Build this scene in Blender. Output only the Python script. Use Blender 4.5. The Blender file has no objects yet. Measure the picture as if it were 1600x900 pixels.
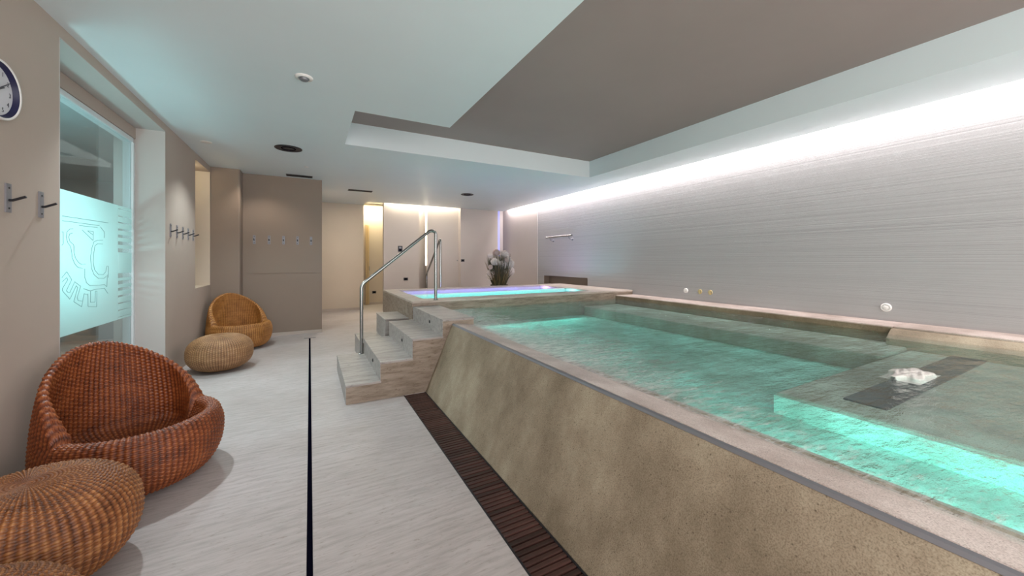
import bpy, bmesh, math, random
import numpy as np
from mathutils import Vector
random.seed(7)
D = bpy.data
C = bpy.context.scene.collection
PI = math.pi

# ---------------------------------------------------------------- camera, world, exposure, large lights
EYE = 1.45
cam_d = D.cameras.new('camera'); cam = D.objects.new('camera', cam_d); C.objects.link(cam)
cam_d.sensor_width = 36.0; cam_d.lens = 581/1600*36.0
cam_d.shift_y = -(450-407)/1600
cam_d.clip_start = 0.02
cam.location = (0, 0, EYE)
cam.rotation_euler = (PI/2, 0, -math.atan(316/581))
bpy.context.scene.camera = cam
vs = bpy.context.scene.view_settings
vs.view_transform = 'Standard'; vs.look = 'None'; vs.gamma = 1.0; vs.use_curve_mapping = False
vs.exposure = 0.02
w = D.worlds.new('world'); bpy.context.scene.world = w; w.use_nodes = True
w.node_tree.nodes['Background'].inputs[0].default_value = (0.8, 0.9, 1.0, 1)
w.node_tree.nodes['Background'].inputs[1].default_value = 0.3

def area(name, loc, rot, sx, sy, power, color, spread=PI):
    l = D.lights.new(name, 'AREA'); l.shape = 'RECTANGLE'; l.size = sx; l.size_y = sy
    l.energy = power; l.color = color; l.spread = spread
    o = D.objects.new(name, l); o.location = loc; o.rotation_euler = rot; C.objects.link(o); return o
def spot(name, loc, rot, power, color, angle=1.6, blend=0.6, rad=0.05):
    l = D.lights.new(name, 'SPOT'); l.energy = power; l.color = color; l.spot_size = angle
    l.spot_blend = blend; l.shadow_soft_size = rad
    o = D.objects.new(name, l); o.location = loc; o.rotation_euler = rot; C.objects.link(o); return o
def point(name, loc, power, color, rad=0.1):
    l = D.lights.new(name, 'POINT'); l.energy = power; l.color = color; l.shadow_soft_size = rad
    o = D.objects.new(name, l); o.location = loc; C.objects.link(o); return o

WHITE = (1.0, 0.95, 0.92)
WARM = (1.0, 0.80, 0.50)
CYAN = (0.35, 1.0, 0.92)
# added fill light behind the camera, no source known there
area('rear_fill_light', (1.6, -2.3, 1.5), (PI/2, 0, 0), 6.0, 2.6, 290, (1.0, 0.90, 0.88))
# cove strip over the textured wall
area('cove_light', (5.655, 4.2, 3.24), (0, 0, 0), 0.10, 13.1, 250, (1.0, 0.88, 0.87))
# cove strip over the far panels
area('far_cove_light', (2.98, 10.99, 3.28), (0, 0, 0), 2.2, 0.07, 26, (1.0, 0.86, 0.66))
# corridor lamp behind the far panel
area('corridor_light', (1.9, 12.75, 3.28), (0, 0, 0), 0.9, 0.12, 34, (1.0, 0.87, 0.58))
area('far_hall_light', (0.8, 9.9, 3.04), (0, 0, 0), 0.5, 0.5, 26, (1.0, 0.86, 0.70))
area('gap_fill_light', (2.98, 11.45, 3.27), (0, 0, 0), 0.2, 0.25, 9, (1.0, 0.9, 0.72))  # added fill hidden above the soffit to brighten the reveal
area('entry_light', (3.3, 9.6, 3.04), (0, 0, 0), 0.6, 0.5, 22, (1.0, 0.86, 0.74))
# ceiling downlights over the walkway
spot('ottoman_fill_spot', (-0.95, 6.46, 3.02), (0, math.radians(-14), 0), 110, (0.86, 0.97, 1.0), 2.2, 0.7)  # added spot to brighten the ottoman; the fixture nearby is unlit
spot('downlight_walk', (-1.2, 4.4, 3.02), (0, math.radians(-12), 0), 210, (0.88, 0.96, 1.0), 2.0, 1.0)
spot('downlight_corner', (-0.9, 7.9, 3.02), (0, math.radians(-8), 0), 26, (1.0, 0.85, 0.7), 2.0, 0.7)
# turquoise spa light in the adjoining room
area('spa_light', (-3.2, 4.4, 0.25), (PI, 0, 0), 1.2, 1.6, 10, (0.85, 1.0, 0.98))
area('spa_ceiling_light', (-3.1, 6.3, 2.85), (0, 0, 0), 1.2, 3.0, 55, (1.0, 0.98, 0.95))
area('spa_glow', (-2.45, 4.5, 1.35), (0, math.radians(-135), 0), 0.3, 1.0, 17, (0.50, 0.97, 1.0))
# underwater lamps
area('pool_lamp', (1.95, 0.0, 0.63), (0, math.radians(-58), 0), 0.08, 2.6, 15, (0.62, 1.0, 0.93))
area('pool_end_lamp', (3.0, 5.22, 0.62), (math.radians(-84), 0, 0), 2.4, 0.08, 8, (0.6, 1.0, 0.96))
area('channel_lamp', (2.3, -1.6, 0.60), (math.radians(66), 0, 0), 0.6, 0.12, 16, (0.5, 1.0, 0.93))
area('teal_basin_lamp', (3.3, 5.84, 0.72), (math.radians(60), 0, 0), 3.0, 0.08, 9, (0.30, 1.0, 0.95))
area('lilac_basin_lamp', (3.3, 6.72, 0.72), (math.radians(60), 0, 0), 3.0, 0.08, 9, (0.55, 0.50, 1.0))
spot('teal_wall_wash', (4.6, 6.30, 0.76), (0, math.radians(-135), math.radians(8)), 22, (0.40, 0.80, 1.0), 1.9, 1.0, 0.05)
spot('lilac_wall_wash', (4.6, 7.30, 0.76), (0, math.radians(-135), math.radians(12)), 22, (0.75, 0.50, 1.0), 1.9, 1.0, 0.05)

# ---------------------------------------------------------------- materials
def mat(name, col=(0.8, 0.8, 0.8), rough=0.6, metal=0.0, spec=0.5):
    m = D.materials.new(name); m.use_nodes = True
    b = m.node_tree.nodes['Principled BSDF']
    b.inputs['Base Color'].default_value = (*col, 1); b.inputs['Roughness'].default_value = rough
    b.inputs['Metallic'].default_value = metal; b.inputs['Specular IOR Level'].default_value = spec
    return m
def nodes(m): return m.node_tree.nodes, m.node_tree.links, m.node_tree.nodes['Principled BSDF']
def coords(m, scale, rot=(0, 0, 0), space='Object'):
    N, L, b = nodes(m)
    g = N.new('ShaderNodeNewGeometry') if space == 'World' else N.new('ShaderNodeTexCoord')
    mp = N.new('ShaderNodeMapping'); mp.inputs['Scale'].default_value = scale; mp.inputs['Rotation'].default_value = rot
    L.new(g.outputs['Position' if space == 'World' else space], mp.inputs[0]); return mp.outputs[0]
def noise(m, vec, scale=1.0, detail=6, rough=0.6):
    N, L, b = nodes(m)
    n = N.new('ShaderNodeTexNoise'); n.inputs['Scale'].default_value = scale
    n.inputs['Detail'].default_value = detail; n.inputs['Roughness'].default_value = rough
    L.new(vec, n.inputs['Vector']); return n.outputs['Fac']
def ramp(m, fac, stops):
    N, L, b = nodes(m)
    r = N.new('ShaderNodeValToRGB'); e = r.color_ramp.elements
    while len(e) < len(stops): e.new(0.5)
    for i, (p, c) in enumerate(stops): e[i].position = p; e[i].color = (*c, 1)
    L.new(fac, r.inputs[0]); return r.outputs[0]
def mix(m, a, b_, fac, mode='MIX'):
    N, L, b = nodes(m)
    x = N.new('ShaderNodeMix'); x.data_type = 'RGBA'; x.blend_type = mode
    if isinstance(fac, float): x.inputs[0].default_value = fac
    else: L.new(fac, x.inputs[0])
    L.new(a, x.inputs[6])
    if isinstance(b_, tuple): x.inputs[7].default_value = (*b_, 1)
    else: L.new(b_, x.inputs[7])
    return x.outputs[2]
def bump(m, h, strength=0.3, dist=0.01):
    N, L, b = nodes(m)
    n = N.new('ShaderNodeBump'); n.inputs['Strength'].default_value = strength; n.inputs['Distance'].default_value = dist
    L.new(h, n.inputs['Height']); L.new(n.outputs[0], b.inputs['Normal'])
def setcol(m, c): m.node_tree.links.new(c, m.node_tree.nodes['Principled BSDF'].inputs['Base Color'])

def plaster(name, col, var=0.06, rough=0.7, spec=0.3):
    m = mat(name, col, rough, spec=spec)
    n = noise(m, coords(m, (0.6, 0.6, 0.6), space='World'), 1.5, 4)
    lo = tuple(c*(1-var) for c in col); hi = tuple(min(1, c*(1+var)) for c in col)
    setcol(m, ramp(m, n, [(0.3, lo), (0.7, hi)]))
    bump(m, noise(m, coords(m, (60, 60, 60), space='World'), 1.0, 3), 0.05, 0.004)
    return m
M = {}
M['ceiling'] = plaster('cyan_tinted_ceiling_paint', (0.68, 0.755, 0.785), 0.02, 0.45, 0.4)  # cool tint carries the cyan light spilling onto the ceiling
M['taupe'] = plaster('taupe_bay_ceiling', (0.30, 0.235, 0.22), 0.04, 0.5, 0.4)  # raised bay is browner and darker than the low ceiling
M['wall'] = plaster('warm_grey_wall', (0.44, 0.37, 0.315), 0.04)
M['column'] = plaster('brown_grey_wall', (0.27, 0.215, 0.175), 0.04)
M['cream'] = plaster('cream_wall', (0.62, 0.54, 0.44), 0.03)
M['pale'] = plaster('pale_wall', (0.50, 0.455, 0.43), 0.03)
M['reveal'] = plaster('reveal_plaster', (0.50, 0.475, 0.455), 0.03)
M['spa'] = plaster('spa_wall', (0.34, 0.385, 0.39), 0.05)

def travertine(name, lo, hi, pit, sc=(2.6, 24, 24), rot=(0, 0, 0.10), bmp=0.15, rough=0.45):
    m = mat(name, hi, rough, spec=0.4)
    v = coords(m, sc, rot, 'World')
    a = noise(m, v, 1.6, 8, 0.65)
    base = ramp(m, a, [(0.32, lo), (0.58, hi)])
    big = noise(m, coords(m, (0.5, 0.9, 0.9), space='World'), 1.4, 4)
    base = mix(m, base, ramp(m, big, [(0.35, (0.86, 0.84, 0.82)), (0.65, (1, 1, 1))]), 1.0, 'MULTIPLY')
    p = noise(m, coords(m, (10, 34, 34), rot, 'World'), 1.6, 5, 0.7)
    pm = ramp(m, p, [(0.57, (0, 0, 0)), (0.68, (0.9, 0.9, 0.9))])
    base = mix(m, base, pit, pm)
    setcol(m, base); bump(m, a, bmp, 0.004)
    return m
M['floor'] = travertine('travertine_floor', (0.40, 0.375, 0.365), (0.54, 0.505, 0.50), (0.33, 0.29, 0.26))
M['step'] = travertine('travertine_step', (0.25, 0.23, 0.215), (0.41, 0.385, 0.365), (0.16, 0.14, 0.125), sc=(1.5, 14, 14), rot=(0, 0, 1.5))
M['rim'] = travertine('travertine_rim', (0.40, 0.34, 0.29), (0.56, 0.50, 0.44), (0.28, 0.23, 0.19), sc=(2, 10, 10))
M['riser_stone'] = travertine('stained_travertine', (0.19, 0.15, 0.108), (0.34, 0.285, 0.23), (0.15, 0.105, 0.07), sc=(2.5, 5, 16))

def aggregate(name, lo, hi, speck, rough=0.6):
    m = mat(name, hi, rough, spec=0.3)
    g = noise(m, coords(m, (1, 1, 1), space='World'), 210, 2, 0.6)
    c = ramp(m, g, [(0.30, tuple(x*0.8 for x in lo)), (0.5, tuple((x+y)/2 for x, y in zip(lo, hi))), (0.70, hi)])
    big = noise(m, coords(m, (1.0, 1.0, 0.7), space='World'), 2.2, 6, 0.65)
    c = mix(m, c, ramp(m, big, [(0.34, (0.66, 0.64, 0.60)), (0.50, (0.95, 0.94, 0.92)), (0.64, (1.22, 1.26, 1.26))]), 1.0, 'MULTIPLY')
    N, L, b = nodes(m)
    vo = N.new('ShaderNodeTexVoronoi'); vo.inputs['Scale'].default_value = 38
    L.new(coords(m, (1, 1, 1), space='World'), vo.inputs['Vector'])
    c = mix(m, c, speck, ramp(m, vo.outputs['Distance'], [(0.06, (0.8, 0.8, 0.8)), (0.16, (0, 0, 0))]))
    setcol(m, c); bump(m, g, 0.15, 0.003)
    return m
M['pool_wall'] = aggregate('exposed_aggregate', (0.27, 0.22, 0.155), (0.39, 0.33, 0.245), (0.10, 0.075, 0.05))
M['coping'] = aggregate('pink_coping', (0.42, 0.345, 0.31), (0.62, 0.54, 0.50), (0.30, 0.24, 0.21), 0.4)
M['shelf'] = aggregate('shelf_stone', (0.38, 0.33, 0.29), (0.47, 0.42, 0.38), (0.28, 0.25, 0.22))
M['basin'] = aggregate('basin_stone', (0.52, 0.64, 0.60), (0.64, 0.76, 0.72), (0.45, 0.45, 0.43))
M['rim_dark'] = aggregate('dark_rim_stone', (0.17, 0.13, 0.085), (0.30, 0.235, 0.16), (0.07, 0.05, 0.03))  # darker brown aggregate for the inner face of the rim
M['lane'] = mat('white_mosaic', (0.85, 0.86, 0.88), 0.4)

# ribbed wall: fine horizontal grooves
m = mat('combed_plaster_wall', (0.46, 0.45, 0.45), 0.65, spec=0.3); M['ribbed'] = m
v = coords(m, (0.25, 0.10, 70.0), (0.004, 0, 0), 'World')
n1 = noise(m, v, 1.0, 5, 0.75)
n2 = noise(m, coords(m, (0.2, 0.12, 16.0), (0.002, 0, 0), 'World'), 1.0, 3, 0.6)
c = ramp(m, n1, [(0.34, (0.34, 0.335, 0.34)), (0.45, (0.395, 0.39, 0.395)), (0.7, (0.42, 0.415, 0.42))])
c = mix(m, c, ramp(m, n2, [(0.28, (0.93, 0.93, 0.93)), (0.38, (1, 1, 1))]), 1.0, 'MULTIPLY')
setcol(m, c); bump(m, n1, 0.35, 0.008)

def wicker(name, dark, mid, light):
    m = mat(name, mid, 0.42, spec=0.45)
    N, L, b = nodes(m)
    at = N.new('ShaderNodeAttribute'); at.attribute_name = 'strand_shade'
    n = noise(m, coords(m, (9, 9, 9), space='Object'), 1.2, 4)
    ad = N.new('ShaderNodeMath'); ad.operation = 'ADD'; L.new(at.outputs['Fac'], ad.inputs[0]); L.new(n, ad.inputs[1])
    hv = N.new('ShaderNodeMath'); hv.operation = 'MULTIPLY'; hv.inputs[1].default_value = 0.5; L.new(ad.outputs[0], hv.inputs[0])
    setcol(m, ramp(m, hv.outputs[0], [(0.22, dark), (0.5, mid), (0.78, light)]))
    return m
M['wicker_red'] = wicker('red_brown_wicker', (0.045, 0.010, 0.004), (0.19, 0.045, 0.011), (0.36, 0.12, 0.035))
M['wicker_gold'] = wicker('golden_wicker', (0.13, 0.045, 0.010), (0.38, 0.16, 0.036), (0.58, 0.29, 0.085))
M['wicker_tan'] = wicker('tan_wicker', (0.12, 0.055, 0.022), (0.29, 0.15, 0.065), (0.47, 0.29, 0.15))
M['wicker_brown'] = wicker('brown_wicker', (0.055, 0.015, 0.005), (0.22, 0.075, 0.020), (0.42, 0.19, 0.065))
M['steel'] = mat('brushed_steel', (0.33, 0.34, 0.335), 0.25, 1.0)
M['steel_dull'] = mat('satin_steel', (0.27, 0.275, 0.30), 0.55, 0.7)
M['black'] = mat('black_plastic', (0.012, 0.012, 0.016), 0.4)
M['slot'] = mat('dark_slot', (0.003, 0.003, 0.008), 1.0, spec=0.0)
m = mat('dark_hardwood', (0.085, 0.035, 0.028), 0.35); M['slat'] = m
nn = noise(m, coords(m, (3, 40, 20), space='Object'), 1.0, 4)
N_, L_, b_ = nodes(m); oi = N_.new('ShaderNodeObjectInfo')
cc = ramp(m, nn, [(0.3, (0.025, 0.012, 0.010)), (0.7, (0.085, 0.042, 0.035))])
setcol(m, mix(m, cc, ramp(m, oi.outputs['Random'], [(0.0, (0.6, 0.6, 0.6)), (1.0, (1.35, 1.3, 1.3))]), 1.0, 'MULTIPLY'))
M['white_plastic'] = mat('white_plastic', (0.78, 0.77, 0.75), 0.35)
M['cream_plastic'] = mat('brass_fitting', (0.62, 0.50, 0.26), 0.35, 0.4)
M['navy'] = mat('navy_rim_inside', (0.008, 0.008, 0.05), 0.5)
M['clock_face'] = mat('clock_face', (0.62, 0.62, 0.66), 0.5)
M['ink'] = mat('dark_print', (0.05, 0.05, 0.07), 0.5)
M['frame'] = mat('pale_window_frame', (0.66, 0.70, 0.72), 0.4)
M['header'] = mat('taupe_header', (0.42, 0.34, 0.29), 0.5)
M['wood'] = mat('oak_door_edge', (0.62, 0.47, 0.25), 0.5)
M['skirting'] = plaster('skirting_stone', (0.50, 0.44, 0.39), 0.04)
M['etch'] = mat('etched_line', (0.20, 0.34, 0.34), 0.5)
M['petal'] = mat('white_petal', (0.80, 0.74, 0.70), 0.6)
M['petal_pink'] = mat('blush_petal', (0.70, 0.58, 0.54), 0.6)
M['leaf'] = mat('dark_leaf', (0.06, 0.055, 0.022), 0.5)
M['straw'] = mat('dry_grass', (0.34, 0.24, 0.11), 0.6)
M['pot'] = mat('dark_pot', (0.05, 0.04, 0.035), 0.5)
M['foam'] = mat('white_foam', (0.85, 0.86, 0.84), 0.5)
M['towel'] = mat('aerated_water', (0.82, 0.80, 0.76), 0.4)

def sym_fresnel(N, L, f0, grazing, normal=None, power=4.0):
    lw = N.new('ShaderNodeLayerWeight'); lw.inputs[0].default_value = 0.5
    if normal is not None: L.new(normal, lw.inputs['Normal'])
    p = N.new('ShaderNodeMath'); p.operation = 'POWER'; p.inputs[1].default_value = power; L.new(lw.outputs['Facing'], p.inputs[0])
    q = N.new('ShaderNodeMath'); q.operation = 'MULTIPLY_ADD'; q.inputs[1].default_value = grazing; q.inputs[2].default_value = f0
    L.new(p.outputs[0], q.inputs[0]); return q.outputs[0]
def glass_mat(name, tint, refl=0.08, rough=0.02):
    m = D.materials.new(name); m.use_nodes = True; N = m.node_tree.nodes; L = m.node_tree.links
    N.remove(N['Principled BSDF']); out = N['Material Output']
    t = N.new('ShaderNodeBsdfTransparent'); t.inputs[0].default_value = (*tint, 1)
    g = N.new('ShaderNodeBsdfGlossy'); g.inputs['Roughness'].default_value = rough
    f = sym_fresnel(N, L, refl*0.5, 0.8)
    x = N.new('ShaderNodeMixShader'); L.new(f, x.inputs[0]); L.new(t.outputs[0], x.inputs[1]); L.new(g.outputs[0], x.inputs[2])
    L.new(x.outputs[0], out.inputs[0]); return m
M['glass'] = glass_mat('window_glass', (0.90, 0.97, 0.97), 0.12)
m = D.materials.new('frosted_film'); m.use_nodes = True; M['film'] = m
N = m.node_tree.nodes; L = m.node_tree.links; N.remove(N['Principled BSDF'])
d = N.new('ShaderNodeBsdfDiffuse'); d.inputs[0].default_value = (0.66, 0.78, 0.78, 1)
t = N.new('ShaderNodeBsdfTranslucent'); t.inputs[0].default_value = (0.80, 0.95, 0.94, 1)
tr = N.new('ShaderNodeBsdfTransparent'); tr.inputs[0].default_value = (0.85, 1.0, 0.98, 1)
x1 = N.new('ShaderNodeMixShader'); x1.inputs[0].default_value = 0.6; L.new(d.outputs[0], x1.inputs[1]); L.new(t.outputs[0], x1.inputs[2])
x2 = N.new('ShaderNodeMixShader'); x2.inputs[0].default_value = 0.18; L.new(x1.outputs[0], x2.inputs[1]); L.new(tr.outputs[0], x2.inputs[2])
L.new(x2.outputs[0], N['Material Output'].inputs[0])

def water_mat(name, ior, absorb, density, bscale, bstr, foam_sheen_edge=None):
    m = D.materials.new(name); m.use_nodes = True; N = m.node_tree.nodes; L = m.node_tree.links
    N.remove(N['Principled BSDF']); out = N['Material Output']
    geo = N.new('ShaderNodeNewGeometry')
    mp = N.new('ShaderNodeMapping'); mp.inputs['Scale'].default_value = bscale; mp.inputs['Rotation'].default_value = (0, 0, 0.25)
    L.new(geo.outputs['Position'], mp.inputs[0])
    n = N.new('ShaderNodeTexNoise'); n.inputs['Scale'].default_value = 1.0; n.inputs['Detail'].default_value = 5; n.inputs['Roughness'].default_value = 0.6
    L.new(mp.outputs[0], n.inputs['Vector'])
    b = N.new('ShaderNodeBump'); b.inputs['Strength'].default_value = bstr; b.inputs['Distance'].default_value = 0.06
    L.new(n.outputs['Fac'], b.inputs['Height'])
    f = sym_fresnel(N, L, 0.02, ior, b.outputs[0])
    g = N.new('ShaderNodeBsdfGlossy'); g.inputs['Roughness'].default_value = 0.06; L.new(b.outputs[0], g.inputs['Normal'])
    t = N.new('ShaderNodeBsdfTransparent')
    x = N.new('ShaderNodeMixShader'); L.new(f, x.inputs[0]); L.new(t.outputs[0], x.inputs[1]); L.new(g.outputs[0], x.inputs[2])
    res = x.outputs[0]
    if foam_sheen_edge:
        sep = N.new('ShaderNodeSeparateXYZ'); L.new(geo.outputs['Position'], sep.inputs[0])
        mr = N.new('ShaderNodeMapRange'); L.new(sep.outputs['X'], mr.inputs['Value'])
        mr.inputs['From Min'].default_value = foam_sheen_edge[0]; mr.inputs['From Max'].default_value = foam_sheen_edge[1]
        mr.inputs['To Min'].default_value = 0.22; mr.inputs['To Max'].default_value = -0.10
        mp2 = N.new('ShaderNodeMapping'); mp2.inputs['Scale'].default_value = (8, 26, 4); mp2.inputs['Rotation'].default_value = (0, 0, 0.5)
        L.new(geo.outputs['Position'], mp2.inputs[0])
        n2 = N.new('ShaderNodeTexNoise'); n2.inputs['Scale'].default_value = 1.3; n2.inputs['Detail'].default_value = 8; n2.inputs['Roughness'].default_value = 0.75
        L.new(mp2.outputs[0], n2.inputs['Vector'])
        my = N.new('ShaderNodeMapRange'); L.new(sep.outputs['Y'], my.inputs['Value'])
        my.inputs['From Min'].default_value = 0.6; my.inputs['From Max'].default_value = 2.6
        my.inputs['To Min'].default_value = -0.16; my.inputs['To Max'].default_value = 0.08  # far water whiter: painted reflective sheen on top of the foam
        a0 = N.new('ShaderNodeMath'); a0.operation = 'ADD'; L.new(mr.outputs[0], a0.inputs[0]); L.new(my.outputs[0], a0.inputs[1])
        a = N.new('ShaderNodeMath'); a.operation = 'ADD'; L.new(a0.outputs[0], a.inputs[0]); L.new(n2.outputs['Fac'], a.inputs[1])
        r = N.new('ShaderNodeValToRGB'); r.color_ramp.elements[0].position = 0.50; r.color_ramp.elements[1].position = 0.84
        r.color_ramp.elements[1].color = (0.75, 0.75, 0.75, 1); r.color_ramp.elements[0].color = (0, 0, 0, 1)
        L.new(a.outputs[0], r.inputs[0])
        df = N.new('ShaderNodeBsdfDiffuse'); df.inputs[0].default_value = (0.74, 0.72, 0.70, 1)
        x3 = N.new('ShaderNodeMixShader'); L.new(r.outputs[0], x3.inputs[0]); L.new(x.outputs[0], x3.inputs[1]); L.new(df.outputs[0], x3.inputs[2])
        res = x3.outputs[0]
    L.new(res, out.inputs['Surface'])
    va = N.new('ShaderNodeVolumeAbsorption'); va.inputs[0].default_value = (*absorb, 1); va.inputs[1].default_value = density
    L.new(va.outputs[0], out.inputs['Volume']); return m
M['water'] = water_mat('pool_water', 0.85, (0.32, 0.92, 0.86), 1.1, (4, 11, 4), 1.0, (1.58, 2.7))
M['lane_water_teal'] = water_mat('teal_lane_water', 0.15, (0.15, 0.94, 0.90), 1.0, (3, 8, 3), 0.15)
M['lane_water_lilac'] = water_mat('lilac_lane_water', 0.15, (0.60, 0.62, 1.0), 0.8, (3, 8, 3), 0.15)
def emis(name, col, s):
    m = mat(name, col, 0.5); b = m.node_tree.nodes['Principled BSDF']
    b.inputs['Emission Color'].default_value = (*col, 1); b.inputs['Emission Strength'].default_value = s; return m
M['led'] = emis('led_diffuser', (1.0, 0.90, 0.72), 7.0)
M['led_violet'] = emis('violet_led_diffuser', (0.30, 0.32, 0.75), 0.6)
M['lamp_on'] = emis('lit_lens', (0.85, 0.97, 1.0), 2.0)

# ---------------------------------------------------------------- mesh helpers
class MB:
    def __init__(s): s.v = []; s.f = []; s.sm = []
    def add(s, vs_, fs, smooth=False):
        o = len(s.v); s.v += [tuple(p) for p in vs_]; s.f += [tuple(i+o for i in f) for f in fs]; s.sm += [smooth]*len(fs); return s
    def box(s, x0, x1, y0, y1, z0, z1):
        v = [(x, y, z) for z in (z0, z1) for y in (y0, y1) for x in (x0, x1)]
        return s.add(v, [(0, 2, 3, 1), (4, 5, 7, 6), (0, 1, 5, 4), (2, 6, 7, 3), (0, 4, 6, 2), (1, 3, 7, 5)])
    def prism(s, poly, a0, a1, axis='y'):
        # poly: (x,z) pairs extruded along y, or (y,z) along x, or (x,y) along z
        n = len(poly)
        def P(p, a): return {'y': (p[0], a, p[1]), 'x': (a, p[0], p[1]), 'z': (p[0], p[1], a)}[axis]
        v = [P(p, a0) for p in poly] + [P(p, a1) for p in poly]
        f = [tuple(range(n)), tuple(range(2*n-1, n-1, -1))] + [(i, i+n, (i+1) % n+n, (i+1) % n) for i in range(n)]
        return s.add(v, f)
    def tube(s, pts, r, n=12, caps=True):
        pts = [Vector(p) for p in pts]; rings = []
        up = None
        for i, p in enumerate(pts):
            a = pts[max(i-1, 0)]; b = pts[min(i+1, len(pts)-1)]
            t = (b-a).normalized()
            if up is None:
                up = Vector((0, 0, 1)) if abs(t.z) < 0.9 else Vector((1, 0, 0))
            sx = t.cross(up).normalized(); up = sx.cross(t).normalized()
            rr = r[i] if isinstance(r, (list, tuple)) else r
            rings.append([p+sx*math.cos(2*PI*k/n)*rr+up*math.sin(2*PI*k/n)*rr for k in range(n)])
        v = [q for g in rings for q in g]; f = []
        for i in range(len(pts)-1):
            for k in range(n):
                f.append((i*n+k, i*n+(k+1) % n, (i+1)*n+(k+1) % n, (i+1)*n+k))
        s.add(v, f, True)
        if caps:
            s.add(rings[0], [tuple(range(n))]); s.add(rings[-1], [tuple(range(n-1, -1, -1))])
        return s
    def lathe(s, prof, center=(0, 0, 0), axis='z', n=32, smooth=True):
        v = []
        for r, h in prof:
            for k in range(n):
                a = 2*PI*k/n; x, y = r*math.cos(a), r*math.sin(a)
                p = {'z': (x, y, h), 'x': (h, x, y), 'y': (x, h, y)}[axis]
                v.append((p[0]+center[0], p[1]+center[1], p[2]+center[2]))
        f = [(i*n+k, i*n+(k+1) % n, (i+1)*n+(k+1) % n, (i+1)*n+k) for i in range(len(prof)-1) for k in range(n)]
        return s.add(v, f, smooth)
    def obj(s, name, material, parent=None, origin=None, bevel=0.0):
        """link as ONE object; origin (world/parent-space) defaults to base centre"""
        A = np.array(s.v, dtype=float)
        if origin is None:
            origin = ((A[:, 0].min()+A[:, 0].max())/2, (A[:, 1].min()+A[:, 1].max())/2, A[:, 2].min())
        A = A-np.array(origin)
        me = D.meshes.new(name); me.from_pydata(A.tolist(), [], s.f)
        bm = bmesh.new(); bm.from_mesh(me); bmesh.ops.recalc_face_normals(bm, faces=bm.faces); bm.to_mesh(me); bm.free()
        me.polygons.foreach_set('use_smooth', s.sm)
        me.materials.append(material)
        o = D.objects.new(name, me); C.objects.link(o)
        o.location = origin
        if parent is not None:
            o.parent = parent
            if parent.get('world_children'):
                o.location = Vector(origin)-parent.location
        if bevel:
            md = o.modifiers.new('bevel', 'BEVEL'); md.width = bevel; md.segments = 2; md.limit_method = 'ANGLE'
        return o
def box(name, x0, x1, y0, y1, z0, z1, m, parent=None, bevel=0.0, **k):
    return MB().box(x0, x1, y0, y1, z0, z1).obj(name, m, parent, bevel=bevel, **k)
def tag(o, label, cat, group=None):
    o['label'] = label; o['category'] = cat
    if group: o['group'] = group
    return o
def struct(o): o['kind'] = 'structure'; return o
def stuff(o): o['kind'] = 'stuff'; return o
def root(name, loc, rz=0, world=True):
    o = D.objects.new(name, None); C.objects.link(o); o.location = loc; o.rotation_euler = (0, 0, rz)
    o.empty_display_size = 0.1
    if world: o['world_children'] = 1
    return o
def copy_tree(src, loc, rz=None):
    r = src.copy(); C.objects.link(r); r.location = loc
    if rz is not None: r.rotation_euler = (0, 0, rz)
    for ch in list(src.children):
        c_ = ch.copy(); C.objects.link(c_); c_.parent = r
        for g in list(ch.children):
            d_ = g.copy(); C.objects.link(d_); d_.parent = c_
    return r

# ---------------------------------------------------------------- the setting
XL, XR = -1.509, 5.75
CZ = 3.07
f = MB()
for b4 in [(-5.0, -0.014, -2.5, 7.92), (0.014, 0.885, -2.5, 7.92), (0.885, 5.95, 4.069, 7.92), (-5.0, 5.95, 7.92, 14.2)]:
    f.box(*b4, -0.12, 0.0)
f.box(-0.02, 1.2, -2.5, 4.1, -0.20, -0.12)
f.box(-0.02, 0.1, 4.1, 8.0, -0.20, -0.12)
struct(f.obj('floor', M['floor']))
# ceiling with the L-shaped raised bay
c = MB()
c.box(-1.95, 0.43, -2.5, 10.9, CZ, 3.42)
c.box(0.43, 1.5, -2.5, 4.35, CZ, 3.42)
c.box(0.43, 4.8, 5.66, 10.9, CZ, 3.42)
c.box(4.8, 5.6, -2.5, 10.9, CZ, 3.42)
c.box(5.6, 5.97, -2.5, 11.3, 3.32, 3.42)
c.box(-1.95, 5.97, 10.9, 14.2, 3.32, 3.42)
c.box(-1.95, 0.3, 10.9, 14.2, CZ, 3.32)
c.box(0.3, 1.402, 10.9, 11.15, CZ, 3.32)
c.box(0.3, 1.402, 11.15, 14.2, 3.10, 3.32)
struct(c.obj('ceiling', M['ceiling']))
struct(box('ceiling_bay', 0.43, 4.8, -2.5, 5.66, 3.385, 3.42, M['taupe']))

# left wall with the full-height window and the lit niche
w_ = MB()
w_.box(-1.95, XL, -2.5, 3.726, 0, CZ)
w_.box(-1.95, XL, 3.726, 5.85, 2.985, CZ)
w_.box(-1.95, XL, 5.85, 7.168, 0, CZ)
w_.box(-1.95, XL, 7.168, 8.10, 0, 1.03)
w_.box(-1.95, XL, 7.168, 8.10, 2.97, CZ)
w_.box(-1.95, XL, 8.10, 8.5, 0, CZ)
struct(w_.obj('wall_left', M['wall']))
struct(box('trim_1', -1.95, -1.90, 7.10, 8.2, 1.0, 3.0, M['cream']))           # back of the niche
t_ = MB(); t_.box(-1.90, XL+0.002, 7.17, 8.098, 1.028, 1.034); t_.box(-1.90, XL+0.002, 8.094, 8.10, 1.03, 2.97)
struct(t_.obj('trim_2', M['cream']))
point('niche_light', (-1.78, 7.55, 2.85), 3.0, (1.0, 0.85, 0.55), 0.05)
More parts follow.
